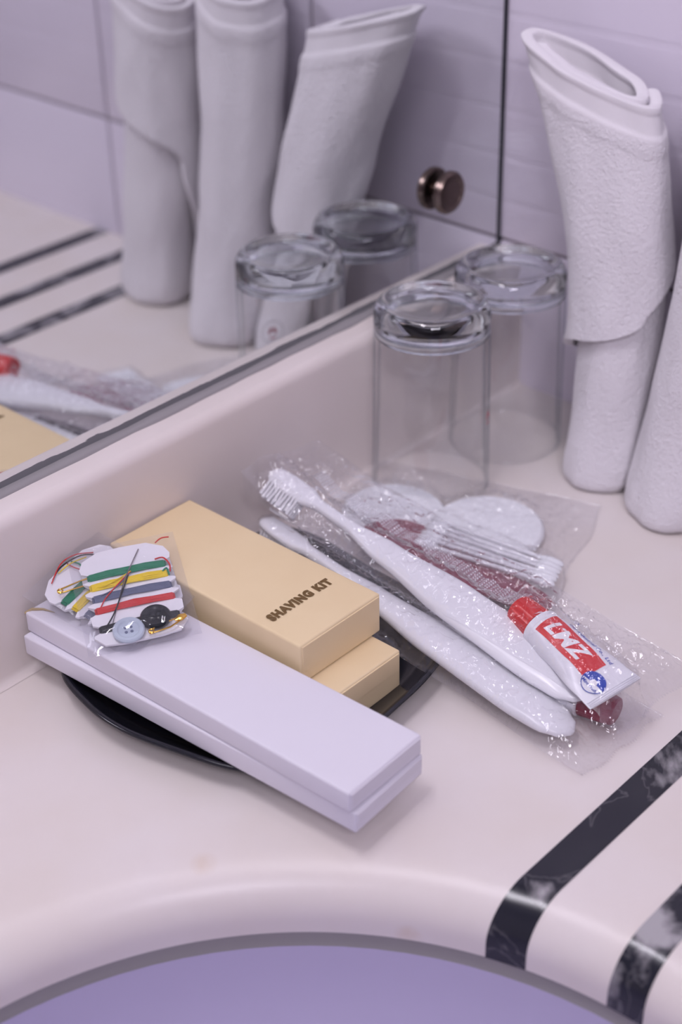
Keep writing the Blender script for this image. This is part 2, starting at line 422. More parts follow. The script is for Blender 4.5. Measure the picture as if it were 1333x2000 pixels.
# backsplash: coved foot, upright face, rounded top edge, ledge below the mirror
prof = [(YS - 0.004, 0.0002)]
for k in range(1, 7):
    a = k / 6 * PI / 2; prof.append((YS - 0.004 + 0.004 * math.sin(a), 0.004 - 0.004 * math.cos(a) + 0.0002))
prof += [(YS, 0.03), (YS, 0.055), (YS, 0.074)]
for k in range(1, 7):
    a = k / 6 * PI / 2; prof.append((YS + 0.006 - 0.006 * math.cos(a), 0.074 + 0.006 * math.sin(a)))
prof += [(YM + 0.0055, 0.0802), (YM + 0.0055, 0.0002)]
def splash(i, j):
    x = XA + (XR - 0.0005 - XA) * i / 60; y, z = prof[j]
    if 9 < j < 17: z += 0.0004 * noise.noise((x * 25, 3, 0))
    return (x, y, z)
v, f = grid(splash, 61, len(prof))
obj('backsplash', v, f, m_splash, ctop, sharp=60)
# caulk bead between ledge and mirror
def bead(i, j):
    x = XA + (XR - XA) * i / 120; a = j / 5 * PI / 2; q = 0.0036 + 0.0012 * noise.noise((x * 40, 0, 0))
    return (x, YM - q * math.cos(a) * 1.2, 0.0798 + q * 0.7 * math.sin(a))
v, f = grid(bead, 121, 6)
obj('caulk_bead', v, f, m_plain_grey, ctop)
def strip(y0, y1):
    rows = []
    ny = 7
    def fn(i, j):
        y = y0 + (y1 - y0) * j / (ny - 1)
        pr = [(None, XR - 0.002), (None, XR - 0.12), (None, XR - 0.2)] + list(reversed(lip))
        if pr[i][0] is None: return (pr[i][1], y, 0.00025)
        r, z = pr[i]
        # outward offset along the lip normal
        nr, nz = 0.0, 1.0
        if r < RT - 1e-6:
            dx = (RT - r) / LW; dz = (z + LH) / LH
            nr, nz = -min(1, dx), max(0.0, dz)
            q = math.hypot(nr, nz); nr /= q; nz /= q
        rr = r + nr * 0.00025; zz = z + nz * 0.00025
        return (CX + math.sqrt(max(rr * rr - (y - CY) ** 2, 1e-6)), y, zz)
    return grid(fn, 3 + len(lip), ny)
for a, b in ((0.2405, 0.2255), (0.1936, 0.1790), (0.1465, 0.1320)):
    v, f = strip(b, a); obj('marble_strip', v, f, m_marble, ctop, sharp=60)
# basin
bp = [(RL + 0.004, LZ), (RL + 0.0035, LZ - 0.005), (RL + 0.001, LZ - 0.009)]
v, f = lathe(bp, 96, Matrix.Translation((CX, CY, 0)))
basin = thing('sink_basin', 'white china sink basin set under the countertop opening', 'sink', (CX, CY, -0.18))
obj('grey_ring', v, f, m_plain_grey, basin)  # plain grey ring between the lip and the bowl
bp = [(RL + 0.001, LZ - 0.0085)]
for k in range(1, 17):
    a = k / 16 * PI / 2; bp.append(((RL + 0.001) * math.cos(a) ** 0.7, LZ - 0.0085 - 0.13 * math.sin(a)))
bp[-1] = (0.0, bp[-1][1])
v, f = lathe(bp, 96, Matrix.Translation((CX, CY, 0)))
obj('bowl', v, f, m_basin, basin, sharp=60)

# ------------------------------------------------------------------ mirror
MB = 0.0806
mir = thing('wall_mirror', 'large frameless wall mirror above the cream backsplash with a worn lower edge', 'mirror', (0.0, YM, MB))
v, f = bbox_mesh((XL + 0.002, YM, MB), (XR - 0.0035, YM + 0.005, 1.05))
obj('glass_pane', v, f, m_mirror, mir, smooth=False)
v, f = bbox_mesh((XR - 0.0036, YM - 0.001, MB), (XR - 0.0006, YM + 0.0055, 1.05))
obj('edge_channel', v, f, m_dark_edge, mir, smooth=False)
kn = thing('mirror_clip', 'round bronze mirror clip standing off the glass near the right wall', 'mirror clip', (0.6160, YM, 0.1305))
mt = frame((0.6160, YM, 0.1305), (1, 0, 0), (0, 0, 1))   # local z = -Y
v, f = lathe([(0, 0), (0.0052, 0), (0.0052, 0.001), (0.0042, 0.0015), (0.0042, 0.0036), (0.0052, 0.0044)], 32, mt); obj('stem', v, f, m_bronze, kn)
v, f = lathe([(0, 0.0032), (0.0105, 0.0032), (0.0115, 0.0042), (0.0115, 0.0066), (0.0104, 0.0080), (0.0080, 0.0084), (0.0072, 0.0076), (0, 0.0078)], 40, mt); obj('cap', v, f, m_bronze, kn)

# ------------------------------------------------------------------ tumblers
def tumbler(loc, label):
    g = thing('glass_tumbler', label, 'glass', loc, 'upturned tumblers by the mirror')
    x, y, z = loc
    pr = [(0.0303, 0.0000), (0.0309, 0.0008), (0.0307, 0.006), (0.0301, 0.045), (0.0296, 0.086), (0.0295, 0.092), (0.0294, 0.0965)]
    for k in range(1, 9):
        a = k / 8 * PI / 2; pr.append((0.0243 + 0.0052 * math.cos(a), 0.0965 + 0.0075 * math.sin(a)))
    pr += [(0.0228, 0.1037), (0.0210, 0.1026), (0.015, 0.1017), (0.008, 0.1013), (0, 0.1012)]
    inn = [(0, 0.0936), (0.010, 0.0935), (0.018, 0.0930), (0.0232, 0.0922), (0.0255, 0.0910), (0.0268, 0.0893), (0.0275, 0.060), (0.0284, 0.030), (0.0292, 0.004), (0.0296, 0.0006), (0.0303, 0.0000)]
    base = [p for p in pr if p[1] > 0.0886]; ceil_ = [p for p in inn if p[1] > 0.0886]
    v, f = lathe([(0.02956, 0.0880)] + base, 96, Matrix.Translation(loc)); v2, f2 = lathe(ceil_ + [(0.02683, 0.0880)], 96, Matrix.Translation(loc))
    k0 = 0; k1 = len(v) + len(v2) - 96                       # closing ring at the foot of the thick base
    V, F = join([(v, f), (v2, f2)]); F += [(k, (k + 1) % 96, k1 + (k + 1) % 96, k1 + k) for k in range(96)]
    obj('thick_base', V, F, m_glass, g, sharp=80)
    wall = [p for p in inn if p[1] < 0.0886][::-1]
    wall = wall[:-1] + [(0.02683, 0.0880)] if wall[-1][1] > 0.0880 else wall + [(0.02683, 0.0880)]
    v, f = lathe([(0.02956, 0.0880)] + [p for p in pr if p[1] < 0.0880][::-1] + wall[1:], 96, Matrix.Translation(loc))
    obj('glass_wall', v, f, m_thin, g, sharp=80)
    return g
g1 = tumbler((0.5495, 0.4505, 0.0004), 'upturned clear glass tumbler in front with a red emblem near its right side')
g2 = tumbler((0.6120, 0.4490, 0.0004), 'upturned clear glass tumbler farther back between the front glass and towel')
def emblem(g, cx, cy, ang, z0):
    def onwall(u, w, e=0.0001):
        r = 0.0301 + (0.045 - (z0 + w)) * (0.0006 / 0.039) + e
        a = ang + u / r
        return (cx + r * math.cos(a), cy + r * math.sin(a), z0 + w)
    # ring
    vs = []; fs = []
    for k in range(40):
        q = 2 * PI * k / 40
        for r in (0.0064, 0.0068): vs.append(onwall(r * math.cos(q), r * math.sin(q)))
    for k in range(40): a = 2 * k; b = 2 * ((k + 1) % 40); fs.append((a, b, b + 1, a + 1))
    obj('emblem_ring', vs, fs, m_logo_grey, g)
    def poly(pts): return [onwall(*p, 0.00015) for p in pts], [tuple(range(len(pts)))]
    parts = [poly([(-0.0030, -0.0012), (-0.0012, 0.0034), (-0.0002, 0.0012), (-0.0012, -0.0012)]),
             poly([(0.0030, -0.0012), (0.0012, 0.0034), (0.0002, 0.0012), (0.0012, -0.0012)]),
             poly([(-0.0022, -0.0044), (0.0022, -0.0044), (0.0022, -0.0034), (-0.0022, -0.0034)])]
    obj('emblem_print', *join(parts), m_logo, g)
emblem(g1, 0.5495, 0.4505, math.radians(-67), 0.044)

# ------------------------------------------------------------------ rolled terry towels
def towel(label, base, mid, top, rad, h, slant, a_end, turns, diag, seed):
    """spiral roll of a thick sheet; slant = (dzdx, dzdy) of the top hem; end_diag slants the outer end with height"""
    g = thing('rolled_towel', label, 'towel', (base[0], base[1], 0.0005), 'white rolled towels standing by the wall')
    NU, NV = 150, 90; th = 0.0042
    def centre(z):
        t = z / h
        b, m_, t_ = Vector(base), Vector(mid), Vector(top)
        return b * (1 - t) ** 2 + m_ * 2 * t * (1 - t) + t_ * t * t
    def rr(z): return lerp_tab(rad[0], z), lerp_tab(rad[1], z)
    def P(u, vv, off):
        # u 0..1 from the inner end to the outer end; vv 0 at the hem, 1 at the foot
        tot = turns * 2 * PI; ang0 = a_end - tot
        a = ang0 + tot * u
        rel = 1.0 - 0.34 * (1 - u) ** 1.15 * turns * 0.62
        z_hem = h + (slant[0] * math.cos(a) + slant[1] * math.sin(a)) * 0.03 * rel
        z = z_hem * (1 - vv)
        a2 = a - lerp_tab(diag, z) * max(0.0, u - 0.45) / 0.55
        c = centre(z); rx, ry = rr(z)
        dv = z_hem * vv
        pf = lerp_tab([(0, 0.0011), (0.003, 0.0009), (0.0045, 0.0), (0.0135, 0.0), (0.0155, 0.0013), (0.021, 0.0013), (0.026, 0.0006), (0.05, 0.0006)], dv)
        wob = 0.0030 * noise.noise((math.cos(a2) * 1.6 + seed, math.sin(a2) * 1.6, z * 22)) + 0.0003 * noise.noise((a2 * 3 + seed, z * 60, u * 5))
        fine = 0.00012 * noise.noise((a2 * 34, z * 900, seed)) if dv > 0.016 else 0
        r = off * (th / 2 + pf + fine) + wob
        ft = lerp_tab([(0, -0.004), (0.006, -0.0008), (0.014, 0)], z)   # soft rounded foot
        r += ft
        return Vector((c[0] + (rx * rel + r) * math.cos(a2), c[1] + (ry * rel + r) * math.sin(a2), max(z, 0.0008)))
    vs = []; uv = []; fs = []
    for side in (1, -1):
        for i in range(NU):
            for j in range(NV):
                t = j / (NV - 1); t = 0.16 * (t / 0.3) if t < 0.3 else 0.16 + 0.84 * (t - 0.3) / 0.7
                p = P(i / (NU - 1), t, side); vs.append(p); uv.append((i / (NU - 1) * 0.3, h * t))
    def idx(s, i, j): return s * NU * NV + i * NV + j
    for s in (0, 1):
        for i in range(NU - 1):
            for j in range(NV - 1): fs.append((idx(s, i, j), idx(s, i + 1, j), idx(s, i + 1, j + 1), idx(s, i, j + 1)))
    for i in range(NU - 1):
        for j in (0, NV - 1): fs.append((idx(0, i, j), idx(0, i + 1, j), idx(1, i + 1, j), idx(1, i, j)))
    for j in range(NV - 1):
        for i in (0, NU - 1): fs.append((idx(0, i, j), idx(0, i, j + 1), idx(1, i, j + 1), idx(1, i, j)))
    o = obj('terry_sheet', vs, fs, m_towel, g, sharp=180)
    ul = o.data.uv_layers.new(name='UVMap')
    for lp in o.data.loops: ul.data[lp.index].uv = uv[lp.vertex_index]
    sb = o.modifiers.new('sub', 'SUBSURF'); sb.levels = 1; sb.render_levels = 1
    return g
towel('white terry towel roll with slanted hem nearest the mirror beside the tumblers', (0.611, 0.3845), (0.640, 0.388), (0.641, 0.428),
      ([(0, 0.0285), (0.05, 0.0260), (0.12, 0.0200), (0.21, 0.0140)], [(0, 0.0235), (0.05, 0.0235), (0.12, 0.0295), (0.21, 0.0360)]),
      0.205, (0.05, 0.42), math.radians(312), 1.55, [(0.054, 4.7), (0.068, 3.4), (0.09, 1.3), (0.122, 0.0), (0.2, 0.0)], 1.7)
towel('white terry towel roll in the middle with a flared foot', (0.610, 0.338), (0.637, 0.334), (0.640, 0.330),
      ([(0, 0.0290), (0.06, 0.0260), (0.2, 0.0220)], [(0, 0.0265), (0.06, 0.0255), (0.2, 0.0270)]),
      0.212, (0.2, -0.2), math.radians(330), 1.45, [(0.0, 1.4), (0.09, 0.6), (0.17, 0.0), (0.2, 0.0)], 5.2)
towel('white terry towel roll farthest from the mirror seen only as a reflection', (0.620, 0.258), (0.634, 0.256), (0.636, 0.262),
      ([(0, 0.0300), (0.06, 0.0280), (0.2, 0.0240)], [(0, 0.0300), (0.06, 0.0280), (0.2, 0.0260)]),
      0.205, (0.1, -0.5), math.radians(238), 1.55, [(0.03, 3.0), (0.095, 2.3), (0.145, 0.0), (0.2, 0.0)], 9.4)

# ------------------------------------------------------------------ black tray
outline = [(.307, .458), (.2985, .432), (.2975, .408), (.303, .382), (.311, .356), (.324, .337), (.353, .3295), (.385, .331), (.412, .335), (.440, .345),
           (.452, .372), (.455, .41), (.458, .448), (.449, .469), (.42, .4715), (.37, .470), (.33, .469)]
tr = thing('black_tray', 'black lacquered tray with wavy rim under the white and yellow boxes', 'tray', (0.377, 0.40, 0.0))
ring = catmull([(x, y, 0) for x, y in outline], 8); n = len(ring); cen = Vector((0.377, 0.402, 0))
def tray_row(inset, z):
    out = []
    for i, p in enumerate(ring):
        t = (ring[(i + 1) % n] - ring[i - 1]).normalized(); nn = Vector((-t.y, t.x, 0))
        if nn.dot(cen - p) < 0: nn = -nn
        q = p + nn * inset; out.append(Vector((q.x, q.y, z)))
    return out
rows = [tray_row(i, z) for i, z in ((0.022, 0.0004), (0.016, 0.0006), (0.009, 0.0034), (0.003, 0.0084), (0.0005, 0.0106), (0, 0.0116), (0.0008, 0.0124), (0.002, 0.0124),
                                     (0.004, 0.0108), (0.010, 0.0058), (0.017, 0.0030), (0.023, 0.0026))]
vs = [p for r in rows for p in r]; fs = []
for j in range(len(rows) - 1):
    for i in range(n): a = j * n + i; b = j * n + (i + 1) % n; fs.append((a, b, b + n, a + n))
fs.append(tuple(range(n))); fs.append(tuple(range((len(rows) - 1) * n, len(rows) * n)))
obj('tray_body', vs, fs, m_tray, tr, sharp=80)

# ------------------------------------------------------------------ boxes
def carton(name, label, cat, group, lo, hi, rz, m, mf, bev=0.0012, bulge=0.0006, seam_z=0.5):
    c = Vector(((lo[0] + hi[0]) / 2, (lo[1] + hi[1]) / 2, lo[2])); g = thing(name, label, cat, c, group)
    R = Matrix.Translation(c) @ Matrix.Rotation(rz, 4, 'Z') @ Matrix.Translation(-c)
    bm = bmesh.new(); bmesh.ops.create_cube(bm, size=1)
    L, H = Vector(lo), Vector(hi)
    for v in bm.verts: v.co = Vector([(L[i] + H[i]) / 2 + v.co[i] * (H[i] - L[i]) for i in range(3)])
    bmesh.ops.bevel(bm, geom=list(bm.edges), offset=bev, segments=3, profile=0.6, affect='EDGES')
    bmesh.ops.subdivide_edges(bm, edges=[e for e in bm.edges if e.calc_length() > 0.01], cuts=9, use_grid_fill=True)
    for v in bm.verts:
        q = [(v.co[i] - (L[i] + H[i]) / 2) / ((H[i] - L[i]) / 2) for i in range(3)]
        w_ = max(0, 1 - q[0] ** 2) * max(0, 1 - q[1] ** 2)
        nz = noise.noise(v.co * 30) * 0.0003
        if q[2] > 0.8: v.co.z += bulge * w_ + nz * (1 - q[0] ** 2)
        elif q[2] < -0.8: v.co.z += 0
        else: v.co.x += 0.3 * nz
    bm.verts.index_update(); vs = [R @ v.co for v in bm.verts]; fs = [[v.index for v in f.verts] for f in bm.faces]; bm.free()
    obj('carton_body', vs, fs, m, g, sharp=40)
    # tuck flap panel on the end facing the basin
    zz = lo[2] + (hi[2] - lo[2]) * seam_z
    v, f = bbox_mesh((lo[0] + 0.0010, lo[1] - 0.00045, zz), (hi[0] - 0.0010, lo[1] + 0.0008, hi[2] - bev * 0.8), 0.0002, 1)
    obj('end_flap', xf(v, R), f, mf, g)
    return g, R
yl, _ = carton('shaving_kit_box', 'plain pale yellow carton under the lettered one lying in the black tray', 'box', 'yellow cartons', (.3555, .3462, .0030), (.4032, .4660, .0230), 0, m_ybox, m_ybox)
yu, RY = carton('shaving_kit_box', 'pale yellow carton lettered SHAVING KIT on top of a like carton', 'box', 'yellow cartons', (.3577, .3612, .0233), (.4074, .4805, .0432), 0.003, m_ybox, m_ybox, 0.0012, 0.0009, 0.30)
wl, _ = carton('toothbrush_box', 'long white carton lying underneath, lower of the two white boxes', 'box', 'long white cartons', (.3097, .2945, .0128), (.3521, .4795, .0228), 0.066, m_wbox, m_wflap, 0.0010, 0.0002, 0.45)
wu, RW = carton('toothbrush_box', 'long white carton with torn corner on top, upper of the two white boxes', 'box', 'long white cartons', (.3106, .2955, .0230), (.3542, .4800, .0330), 0.0388, m_wbox, m_wflap, 0.0012, 0.0005, 0.35)
# lettering on the yellow carton
tvv, tff = text_mesh('SHAVING KIT', 0.0062, 1.20, 0.00045)
wid = max(p.x for p in tvv) - min(p.x for p in tvv); k = 0.0375 / wid
def ytop(x, y): return 0.0432 + 0.00095 * max(0, 1 - ((x - .38255) / .0248) ** 2) * max(0, 1 - ((y - .42085) / .0596) ** 2) + 0.00035
obj('printed_lettering', [RY @ Vector((0.3812 + p.x * k, 0.3835 + p.y * k * 1.18, ytop(0.3812 + p.x * k, 0.3835 + p.y * k * 1.18))) for p in tvv], tff, m_ink, yu, smooth=False)
# torn paper edge on the white carton's back corner
pts = [(.3107, .4801, .0322), (.3136, .4785, .0334), (.3166, .4745, .0336), (.3181, .4685, .0336)]
v, f = tube([RW @ Vector(p) for p in pts], [0.0006, 0.0007, 0.0005, 0.0001], 6); obj('torn_edge', v, f, m_raw, wu)

# ------------------------------------------------------------------ sewing kits
def sewing_kit(label, M_, pins_top, buttons):
    g = thing('sewing_kit', label, 'sewing kit', tuple(M_.translation), 'sewing kits on the white boxes')
    W, H = 0.0200, 0.0272                                  # half sizes
    rows = [(0.0125, m_green, 'green_thread'), (0.0065, m_yellow, 'yellow_thread'), (-0.0005, m_grey, 'grey_thread'), (-0.0070, m_redt, 'red_thread'), (-0.0175, m_blackt, 'black_thread')]
    # card outline: rounded top, notches where each thread is wound
    right = [(0.0, H), (W * 0.55, H - 0.0005), (W * 0.9, H - 0.0045), (W, H - 0.009)]
    prev = H - 0.011
    for y, _, _ in rows:
        right += [(W - 0.0005, y + 0.0030), (W - 0.0042, y + 0.0012), (W - 0.0042, y - 0.0012), (W - 0.0002, y - 0.0028)]
    right += [(W, -0.0215), (W * 0.8, -H + 0.001), (W * 0.4, -H)]
    ol = right + [(-x, y) for x, y in reversed(right) if x > 0.0001]
    if ol[0][0] == 0.0: pass
    m_ = len(ol); T = 0.0005
    vs = [Vector((x, y, T)) for x, y in ol] + [Vector((x, y, -T)) for x, y in ol]
    fs = [tuple(range(m_)), tuple(range(2 * m_ - 1, m_ - 1, -1))] + [(i, (i + 1) % m_, m_ + (i + 1) % m_, m_ + i) for i in range(m_)]
    bm = bmesh.new(); bvs = [bm.verts.new(v) for v in vs]
    for q in fs: bm.faces.new([bvs[i] for i in q])
    bmesh.ops.triangulate(bm, faces=[f for f in bm.faces if len(f.verts) > 4]); bm.verts.index_update()
    fs = [[v.index for v in f.verts] for f in bm.faces]; bm.free()
    obj('card', xf(vs, M_), fs, m_card, g, smooth=False)
    for y, mm, nm in rows:
        parts = []
        for k in range(7):
            yy = y + (k - 3) * 0.00052 + random.uniform(-1, 1) * 0.0002
            xw = W - 0.0036; e = random.uniform(-0.0003, 0.0003)
            loop = [(-xw, yy, 0.0006), (-xw * 0.5, yy + e, 0.00125), (0, yy - e, 0.0014), (xw * 0.5, yy + e, 0.00125), (xw, yy, 0.0006), (xw + 0.0006, yy, 0), (xw, yy, -0.0007), (0, yy, -0.0009), (-xw, yy, -0.0007), (-xw - 0.0006, yy, 0), (-xw, yy, 0.0006)]
            parts.append(tube(xf(loop, M_), 0.00042, 6, False))
        obj(nm, *join(parts), mm, g)
    def strand(pts, mm, r=0.00022):
        v, f = tube(xf(catmull(pts, 6, False), M_), r, 5); obj('loose_strand', v, f, mm, g)
    if buttons:
        for (bx, by, br, mm) in ((-0.0055, -0.0225, 0.0068, m_button_w), (0.0068, -0.0185, 0.0066, m_button_b)):
            Mb = M_ @ Matrix.Translation((bx, by, 0.0016))
            v, f = lathe([(0, 0), (br * 0.9, 0), (br, 0.0006), (br, 0.0015), (br * 0.92, 0.0021), (br * 0.72, 0.0020), (br * 0.62, 0.0014), (0, 0.0013)], 32, Mb)
            b_ = obj('button', v, f, mm, g)
            parts = []
            for k in range(4):
                a = PI / 4 + k * PI / 2
                parts.append(lathe([(0, 0.00138), (0.0007, 0.00138), (0.00072, 0.0010)], 10, Mb @ Matrix.Translation((0.0017 * math.cos(a), 0.0017 * math.sin(a), 0.0001))))
            obj('button_hole', *join(parts), m_grey if mm is m_button_w else m_blackt, b_)
        strand([(0.0000, 0.0085, 0.0022), (-0.004, 0.000, 0.0024), (-0.0095, -0.011, 0.0022), (-0.0142, -0.0175, 0.0016)], m_blackt, 0.00034)
        strand([(0.0015, 0.0105, 0.002), (-0.005, 0.0045, 0.0023), (-0.0115, -0.0015, 0.0018), (-0.0145, -0.0055, 0.001)], m_redt, 0.0003)
        strand([(0.0015, 0.0105, 0.002), (-0.004, 0.0075, 0.0023), (-0.0105, 0.0055, 0.0018), (-0.0145, 0.006, 0.001)], m_yellow, 0.0003)
        strand([(0.0015, 0.0105, 0.002), (-0.006, 0.003, 0.0021), (-0.0135, 0.0005, 0.0015)], m_grey, 0.00025)
        strand([(0.013, 0.0155, 0.001), (0.0165, 0.0145, 0.002), (0.0185, 0.0100, 0.0018), (0.0180, 0.0065, 0.001)], m_redt, 0.00035)
        strand([(0.0150, 0.0250, 0.001), (0.0180, 0.0265, 0.0016), (0.0215, 0.0265, 0.0014)], m_redt, 0.0003)
        strand([(0.0148, 0.0075, 0.0010), (0.0168, 0.0082, 0.0018), (0.0172, 0.0045, 0.0012)], m_green, 0.0004)
        pts = [(0.0072, 0.0235, 0.0008), (-0.002, 0.006, 0.0028), (-0.0128, -0.0195, 0.0008)]
        v, f = tube(xf(pts, M_), [0.0003, 0.0003, 0.00012], 6); obj('needle', v, f, m_steel, g)
        pin = (0.0035, -0.0262, 0.0018, 0.0185, -0.0215)
    else:
        strand([(-0.012, 0.0240, 0.0012), (-0.002, 0.0275, 0.0025), (0.006, 0.0265, 0.002), (0.0125, 0.0215, 0.001)], m_redt, 0.0003)
        strand([(-0.010, 0.0250, 0.0012), (-0.003, 0.0265, 0.0022), (0.0075, 0.0240, 0.002), (0.0135, 0.0170, 0.001)], m_blackt, 0.00035)
        strand([(-0.006, 0.0255, 0.0014), (0.001, 0.0245, 0.0022), (0.008, 0.0215, 0.002)], m_yellow, 0.0003)
        strand([(0.0005, 0.0260, 0.0014), (0.0002, 0.0215, 0.0022), (0.0015, 0.0170, 0.002)], m_redt, 0.0003)
        strand([(0.0025, 0.0255, 0.0014), (0.0030, 0.0215, 0.0022), (0.0020, 0.0180, 0.002)], m_green, 0.0004)
        pin = (-0.0145, 0.0165, 0.0022, 0.0035, 0.0085)
    # safety pin: coil, two wires, clasp
    x0, y0, z0, x1, y1 = pin
    d = Vector((x1 - x0, y1 - y0, 0)); L = d.length; d.normalize(); s = Vector((-d.y, d.x, 0)); b0 = Vector((x0, y0, z0 + 0.0012))
    pts = [b0 + d * L + s * 0.0003, b0 + d * L * 0.5 + s * 0.0011, b0 + s * 0.0011]
    for k in range(13):
        a = PI / 2 + k / 12 * 2 * PI * 1.25
        pts.append(b0 + d * (0.0011 * math.cos(a)) + s * (0.0011 * math.sin(a)) + Vector((0, 0, 0.0004 * k / 12)))
    pts += [b0 - s * 0.0011 + d * 0.001, b0 + d * L * 0.5 - s * 0.0022, b0 + d * L - s * 0.0008]
    v, f = tube(xf(pts, M_), 0.00034, 6); pn = obj('safety_pin', v, f, m_gold, g)
    v, f = loft(M_ @ (b0 + d * (L - 0.0045)), M_ @ (b0 + d * (L + 0.0008)), (M_.to_3x3() @ s), [(0, 0.0006), (0.5, 0.0017), (1, 0.0010)], [(0, 0.0004), (0.5, 0.0009), (1, 0.0005)], 0.005, 10, 8)
    obj('clasp', v, f, m_gold, pn)
    # clear sachet: two thin sheets sealed round the card
    SW, SH = 0.0240, 0.0305
    def sheet(top):
        def fn(i, j):
            u, w_ = i / 30 * 2 - 1, j / 40 * 2 - 1
            e = max(0, 1 - abs(u) ** 5) * max(0, 1 - abs(w_) ** 5)
            z = (0.0030 if top else -0.0014) * e
            if top and buttons: z += 0.0022 * e * math.exp(-((w_ + 0.62) / 0.3) ** 2)
            z += (0.0009 if top else 0.0) * e * noise.noise((u * 4 + M_.translation.x * 50, w_ * 5, 2))
            z += 0.0004 * (noise.noise((u * 9, w_ * 9, 5.0 + M_.translation.y * 90))) * (1 if top else 0.2)
            return M_ @ Vector((u * SW, w_ * SH, z))
        return grid(fn, 31, 41)
    obj('sachet', *join([sheet(True), sheet(False)]), m_film_flat, g, sharp=180)
    return g
def kit_frame(o, right_xy, tilt):
    r = Vector((right_xy[0], right_xy[1], 0)); r.z = r.x * tilt[0] + r.y * tilt[1]
    u = Vector((-right_xy[1], right_xy[0], 0)); u.z = u.x * tilt[0] + u.y * tilt[1]
    return frame(o, r, u)
sewing_kit('clear sachet with white sewing card half hidden beneath the other sachet at the back',
           kit_frame((0.3345, 0.4515, 0.0412), (0.985, 0.12), (0.16, 0.2)), True, False)
sewing_kit('clear sachet with white sewing card, pale and black buttons and gold pin, lying on top',
           kit_frame((0.3378, 0.4418, 0.0440), (0.848, -0.530), (0.17, 0.18)), False, True)

# ------------------------------------------------------------------ toothbrushes
def toothbrush(label, head, end, side, bdir):
    head, end = Vector(head), Vector(end)
    g = thing('toothbrush', label, 'toothbrush', tuple((head + end) / 2), 'white toothbrushes in clear bags')
    tw = [(0, 0.0015), (0.02, 0.0052), (0.07, 0.0060), (0.13, 0.0055), (0.17, 0.0030), (0.26, 0.0030), (0.40, 0.0068), (0.62, 0.0108), (0.85, 0.0118), (0.94, 0.0105), (0.985, 0.0066), (1, 0.0015)]
    th = [(0, 0.0008), (0.02, 0.0024), (0.13, 0.0026), (0.18, 0.0026), (0.30, 0.0028), (0.60, 0.0042), (0.90, 0.0040), (0.98, 0.0024), (1, 0.0008)]
    v, f = loft(head, end, side, tw, th, 1, 24, 60, 2.5)
    obj('handle', v, f, m_white_pl, g, sharp=70)
    d = (end - head).normalized(); s = Vector(side); s = (s - d * s.dot(d)).normalized(); u = Vector(bdir); u = (u - d * u.dot(d)).normalized()
    s2 = d.cross(u)
    parts = []; L = (end - head).length
    for i in range(10):
        for j in range(4):
            c = head + d * (L * 0.02 + 0.0010 + i * 0.0021) + s2 * ((j - 1.5) * 0.0022)
            ln = 0.0115 + (0.0010 if i % 2 else 0)
            parts.append(tube([c + u * 0.001, c + u * ln * 0.5, c + u * ln + d * random.uniform(-.0006, .0006)], [0.00075, 0.0008, 0.00095], 6))
    obj('bristles', *join(parts), m_bristle, g)
    return g
tb1 = toothbrush('white toothbrush with broad handle in the upper clear bag beside the red-capped tube', (0.4475, 0.4660, 0.0455), (0.4375, 0.2722, 0.0155), (0.95, 0.05, 0.18), (-0.72, -0.1, -0.66))
tb2 = toothbrush('white toothbrush in the lower clear bag with its rounded handle end near the basin', (0.4340, 0.4600, 0.0275), (0.4215, 0.2690, 0.0078), (0.97, 0.05, -0.10), (-0.3, -0.1, -0.9))

